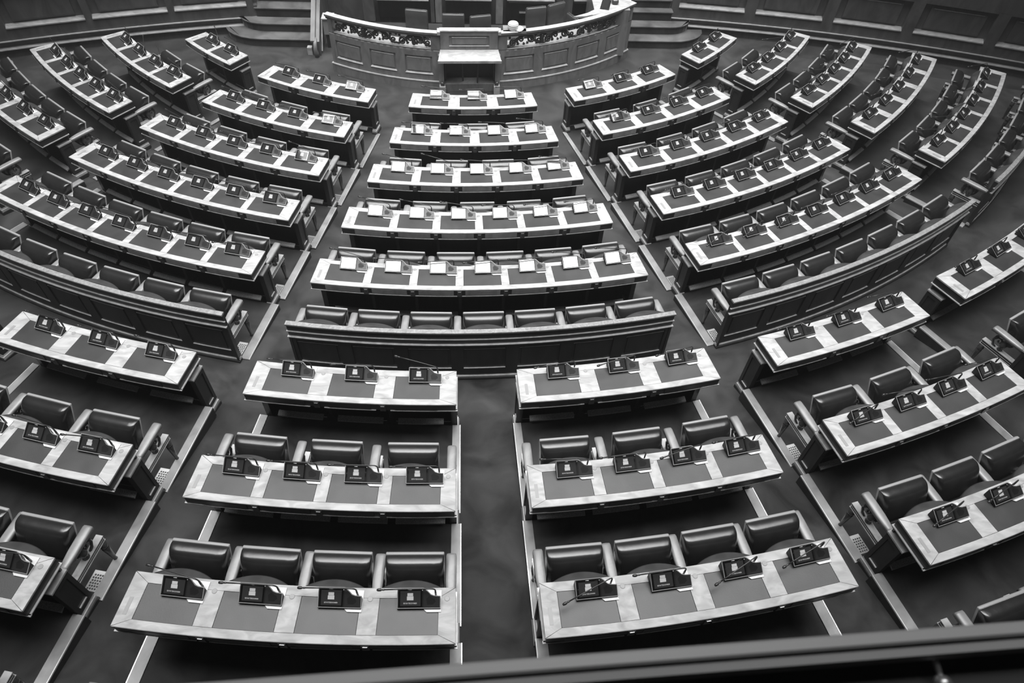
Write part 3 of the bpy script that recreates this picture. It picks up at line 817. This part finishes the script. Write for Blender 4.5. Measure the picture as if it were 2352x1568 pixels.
# white cap on a shelf behind the rail
o = empty('peaked_cap', (1.05, -4.93, 1.112)); tag(o, 'white peaked cap with a dark band lying on the rostrum rail', 'cap')
b = MB(); b.lathe([(.095, 0), (.098, .03), (.105, .07), (.100, .11)], 20); b.obj('crown', M_white, o, smooth=True)
b = MB(); b.lathe([(.103, .0), (.104, .012)], 20, (0, 0, .085)); b.obj('band', M_fret, o, smooth=True)
b = MB(); b.lathe([(.100, .0), (.085, .02), (.04, .028), (.006, .04), (.001, .041)], 20, (0, 0, .108)); b.obj('top_cover', M_white, o, smooth=True)
b = MB(); pk = [(.085*cos(t), .085*sin(t)) for t in [rad(x) for x in range(-60, 51, 15)]]; pk2 = [(.19*cos(t)+.01, .15*sin(t)) for t in [rad(x) for x in range(50, -61, -15)]]
b.prism(pk+pk2, .01, .02); b.obj('peak', M_white, o)
tag_shelf = MB(); tag_shelf.box(.86, 1.3, -5.02, -4.78, 1.07, 1.112)
so = tag_shelf.obj('rail_shelf', M_pod); tag(so, 'short shelf behind the rostrum rail carrying the white cap', 'shelf')

# clerk desk at the right end of the rostrum
o = empty('clerk_desk', (3.0, -3.75, .12)); tag(o, 'pale clerk desktop joining the right end of the rostrum', 'desk')
b = MB(); b.prism([(-.29, 1.2), (-.29, -.27), (-.45, -.42), (-.75, -.60), (-.45, -.55), (.10, -.30), (.52, .08), (.52, 1.2)], .955, .985); b.obj('desktop', M_top, o)
b = MB(); b.box(-.25, .45, -.2, 1.1, 0, .955); b.obj('pedestal', M_pod, o)
o = empty('clerk_tablet', (2.96, -3.82, 1.107), rad(-14)); tag(o, 'dark tablet lying on the pale clerk desktop at the rostrum', 'tablet')
b = MB(); b.cbox(-.09, .09, -.20, .22, 0, .02, .004); b.obj('casing', M_blk, o)
b = MB(); b.box(-.07, .05, -.17, .19, .0201, .022); b.obj('screen', M_panel, o)
o = empty('desk_lamp_base', (3.16, -3.72, 1.107)); tag(o, 'dark rounded device beside the tablet on the clerk desktop', 'device')
me = rounded('housing', (.14, .16, .09), .04, 1, None, 3); me.transform(Matrix.Translation((0, 0, .045))); link('housing', me, M_fret, o)
b = MB(); b.tube([(0, 0, .08), (0, .02, .14), (.02, .06, .18)], .008, 6); b.obj('stem', M_fret, o)
o = empty('paper_note', (2.60, -4.26, 1.114), rad(25)); tag(o, 'small white paper note on the right rostrum rail', 'paper')
b = MB(); b.box(-.05, .05, -.018, .018, 0, .001); b.obj('sheet', M_white, o)

# ------------------------------------------------------------------ back wall panelling
WC = Vector((1.5, -33.0, 0))
def Wp(r, a, z): t = rad(a); return Vector((WC.x+r*sin(t), WC.y+r*cos(t), z))
def wsweep(prof, a0, a1, n=None):
    b = MB()
    if n is None: n = max(1, int(abs(a1-a0)/1.2)+1)
    vs = []; k = len(prof)
    for i in range(n+1):
        a = a0+(a1-a0)*i/n
        for (r, z) in prof: vs.append(Wp(r, a, z))
    fs = []
    for i in range(n):
        for j in range(k): j2 = (j+1) % k; fs.append((i*k+j, (i+1)*k+j, (i+1)*k+j2, i*k+j2))
    fs += [tuple(range(k)), tuple(reversed([n*k+j for j in range(k)]))]
    return b.add(vs, fs)
M_wall = mat('wall_wood', 0.10, 0.4, noise=((3, 3, 1.2), 0.3, 6, 1.5))
for nm, a0, a1 in (('wall_left', -40, -10.9), ('wall_right', 5.95, 44)):
    w = wsweep([(30.82, ZA), (31.2, ZA), (31.2, 3.4), (30.82, 3.4)], a0, a1).obj(nm, M_wall); tag(w, kind='structure')
    wsweep([(30.69, ZA), (30.82, ZA), (30.82, .12), (30.69, .12)], a0, a1).obj('base_board', M_wall, w)
    wsweep([(30.62, .118), (30.82, .118), (30.82, .135), (30.625, .135)], a0, a1).obj('base_ledge', M_top, w)
    wsweep([(30.74, .135), (30.82, .135), (30.82, .26), (30.74, .26)], a0, a1).obj('fascia', M_wall, w)
    wsweep([(30.655, .258), (30.82, .258), (30.82, .272), (30.655, .272)], a0, a1).obj('wall_bead', M_top, w)
    wsweep([(30.70, .272), (30.82, .272), (30.82, .50), (30.70, .50)], a0, a1).obj('lower_rail', M_wall, w)
    wsweep([(30.70, 1.16), (30.82, 1.16), (30.82, 3.4), (30.70, 3.4)], a0, a1).obj('upper_rail', M_wall, w)
    if nm == 'wall_left': edges = [(-11.28-i*2.93-2.68, -11.28-i*2.93) for i in range(9)]
    else: edges = [(6.26+i*3.14, 6.26+i*3.14+2.69) for i in range(11)]
    for (e0, e1) in edges:
        s0, s1 = (e1, min(e1+.25, a1)) if nm == 'wall_left' else (max(e0-.45, a0), e0)
        if nm == 'wall_right' or e1 > -11.5: pass
        else: s1 = e1+.25
        wsweep([(30.70, .50), (30.82, .50), (30.82, 1.16), (30.70, 1.16)], s0, s1, 1).obj('stile', M_wall, w)
        pn = wsweep([(30.80, .58), (30.765, .63), (30.765, 1.02), (30.80, 1.07)], e0+.3, e1-.3, 2).obj('panel', M_wall, w)
        wsweep([(30.675, .498), (30.82, .498), (30.82, .55), (30.74, .540), (30.675, .518)], e0, e1, 2).obj('panel_sill', M_top, pn)
        wsweep([(30.70, 1.13), (30.82, 1.10), (30.82, 1.16), (30.70, 1.16)], e0, e1, 2).obj('panel_head', M_wall, pn)
        wsweep([(30.755, 1.02), (30.80, 1.02), (30.80, 1.028), (30.755, 1.028)], e0+.4, e1-.4, 2).obj('panel_bead', M_edge, pn)

# central wall behind the rostrum
def wb(name, m, x0, x1, y0, y1, z0, z1, parent=None):
    b = MB(); b.box(x0, x1, y0, y1, z0, z1); return b.obj(name, m, parent)
w = wb('wall_back', M_wall, -3.02, 3.56, -2.35, -2.2, ZA, 3.4); tag(w, kind='structure')
for x0, x1, m in ((-.54, -.40, M_pod), (.78, .93, M_pod), (-2.1, -1.86, M_wall), (-.64, -.56, M_wall), (2.1, 2.45, M_wall)):
    wb('pilaster', m, x0, x1, -2.66, -2.36, .12, 3.2, w)
for x0, x1, z in ((-1.80, -.68, .55), (-.32, .68, .58), (1.02, 2.06, .60), (2.48, 2.90, .62)):
    wb('panel_sill', M_top, x0, x1, -2.6, -2.36, z, z+.02, w); wb('lower_panel', M_wood, x0, x1, -2.44, -2.36, .12, z-.04, w)
for x0, x1, z in ((1.06, 2.02, .53), (2.5, 2.88, .55), (1.30, 1.60, .30)):
    wb('panel_bead', M_edge, x0, x1, -2.52, -2.44, z, z+.015, w)

# ------------------------------------------------------------------ carpeted stairs either side
def stairs(nm, lab, xin, sgn, y0, widths):
    o = empty('staircase', (xin, y0, ZA)); tag(o, lab, 'stairs', 'carpeted stairs beside the rostrum')
    for i, (wd, yf, yb, rc) in enumerate(widths):
        z0, z1 = (i*.17 if i < 2 else 0), (i+1)*.17
        pts = [(0, yf-y0), (sgn*(wd-rc), yf-y0)]
        for q in range(1, 7):
            t = rad(15*q); pts.append((sgn*(wd-rc+rc*sin(t)), yf-y0+rc*.75*(1-cos(t))))
        pts += [(sgn*wd, yb-y0), (0, yb-y0)]
        b = MB(); b.prism(pts, z0, z1-.02)
        st = b.obj('step', M_carpet, o)
        pts2 = [(x*1.0+(sgn*.02 if abs(x) > .01 else 0), y-(.02 if y < (yb-y0)-.01 else 0)) for x, y in pts]
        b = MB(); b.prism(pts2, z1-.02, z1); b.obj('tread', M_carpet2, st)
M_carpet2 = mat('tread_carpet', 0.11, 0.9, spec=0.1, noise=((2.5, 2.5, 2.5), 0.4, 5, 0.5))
stairs('l', 'carpeted curved stairs with rounded steps at the left of the rostrum', -3.05, -1, -3.54,
       [(1.95, -3.54, -2.95, .85), (1.65, -3.22, -2.92, .6), (1.30, -2.88, -2.35, .02), (1.28, -2.56, -2.35, .02)])
stairs('r', 'carpeted curved stairs with rounded steps at the right of the rostrum', 3.60, 1, -3.28,
       [(1.78, -3.28, -2.72, .75), (1.48, -2.98, -2.70, .5), (1.08, -2.65, -2.35, .02), (1.06, -2.45, -2.35, .02)])
# left stair balustrade
o = empty('stair_balustrade', (-2.95, -3.88, ZA)); tag(o, 'wooden stair balustrade with carved post left of the rostrum', 'balustrade')
b = MB(); b.add([(-.10, 0, 0), (.06, 0, 0), (.06, 1.45, 0), (-.10, 1.45, 0), (-.10, 0, .30), (.06, 0, .30), (.06, 1.45, 1.35), (-.10, 1.45, 1.35)],
 [(3, 2, 1, 0), (4, 5, 6, 7), (0, 1, 5, 4), (1, 2, 6, 5), (2, 3, 7, 6), (3, 0, 4, 7)]); b.obj('side_board', M_wall, o)
b = MB(); b.add([(-.11, -.04, .30), (-.02, -.04, .30), (-.02, 1.5, 1.40), (-.11, 1.5, 1.40), (-.11, -.04, .335), (-.02, -.04, .335), (-.02, 1.5, 1.435), (-.11, 1.5, 1.435)],
 [(3, 2, 1, 0), (4, 5, 6, 7), (0, 1, 5, 4), (1, 2, 6, 5), (2, 3, 7, 6), (3, 0, 4, 7)]); b.obj('handrail', M_wall, o)
b = MB(); b.tube([(-.02, -.05, .0), (-.02, -.07, .10), (-.02, -.10, .18), (-.02, -.06, .28), (-.02, .05, .34), (-.02, .09, .28), (-.02, .05, .22)], [.05, .045, .04, .04, .035, .03, .02], 8); b.obj('scroll_post', M_pod, o, smooth=True)
b = MB(); b.cbox(-.22, -.12, .02, .12, 0, .16, .006); b.obj('post_block', M_top, o)
b = MB(); b.tube([(.07, .1, .05), (.08, .25, .28), (.08, .5, .55)], .012, 6); b.obj('side_trim', M_top, o)
b = MB(); b.tube([(-.02, .5, .95), (0, .6, 1.12), (-.04, .75, 1.15), (-.02, .9, 1.35)], [.02, .035, .03, .02], 7); b.obj('carved_scroll', M_fret, o, smooth=True)
o = empty('side_cabinet', (-2.72, -3.50, ZA)); tag(o, 'small pale cabinet between the stair balustrade and the rostrum', 'cabinet')
b = MB(); b.cbox(-.10, .10, -.07, .16, .30, .62, .004); b.obj('body', M_grom, o)
b = MB(); b.cbox(-.12, .12, -.09, .18, .62, .645, .004); b.obj('top', M_top, o)
b = MB(); b.box(-.08, .08, -.04, .14, 0, .30); b.obj('base', M_wood, o)

# ------------------------------------------------------------------ ceiling with skylight
H = 11.3
b = MB()
for (x0, x1, y0, y1) in ((-24, -7.6, -24, 6), (8.6, 25, -24, 6), (-7.6, 8.6, .8, 6), (-7.6, 8.6, -24, -16.0)):
    b.box(x0, x1, y0, y1, H+.0, H+.3)
tag(b.obj('ceiling', M_plaster), kind='structure')
for i in range(7):
    x = -7.6+16.2*i/6; b = MB(); b.box(x-.06, x+.06, -16.0, .8, H-.16, H-.06); tag(b.obj('window_1', M_wood), kind='structure')
for i in range(7):
    y = -16.0+16.8*i/6; b = MB(); b.box(-7.6, 8.6, y-.05, y+.05, H-.16, H-.06); tag(b.obj('window_1', M_wood), kind='structure')

# ------------------------------------------------------------------ gallery parapet and rail in front of the camera
o = empty('gallery_rail', (0.4, -17.718, 6.05), rad(2.8)); tag(o, 'out-of-focus polished gallery handrail crossing the lower right corner', 'handrail')
zr = .15
b = MB(); b.add([(x, y, z) for x in (-3, 3.6) for (y, z) in ((.020, zr-.03), (.020, zr-.008), (.014, zr), (-.002, zr), (-.006, zr-.004), (-.006, zr-.03))],
 [(0, 1, 7, 6), (1, 2, 8, 7), (2, 3, 9, 8), (3, 4, 10, 9), (4, 5, 11, 10), (5, 0, 6, 11), (5, 4, 3, 2, 1, 0), (6, 7, 8, 9, 10, 11)]); b.obj('handrail', M_railing, o)
b = MB(); b.add([(x, y, z) for x in (-3, 3.6) for (y, z) in ((-.006, zr-.03), (-.009, zr-.012), (-.024, zr-.016), (-.029, zr-.03))],
 [(0, 1, 5, 4), (1, 2, 6, 5), (2, 3, 7, 6), (3, 0, 4, 7), (3, 2, 1, 0), (4, 5, 6, 7)]); b.obj('lower_rail', M_railing, o)
for x in (-1.6, .80, 3.0):
    b = MB(); b.tube([(x, -.005, zr-.03), (x, -.03, zr-.045), (x, -.06, zr-.05)], [.006, .006, .005], 8); b.lathe([(.002, -.016), (.012, -.012), (.017, 0), (.012, .012), (.002, .016)], 12, (x, -.066, zr-.052)); b.obj('bracket', M_brass, o, smooth=True)
b = MB(); b.box(-3.6, 4.2, -1.0, -.012, -1.4, .075); tag(b.obj('wall_gallery', M_darkpaint, None, (0.4, -17.718, 6.05), rad(2.8)), kind='structure')
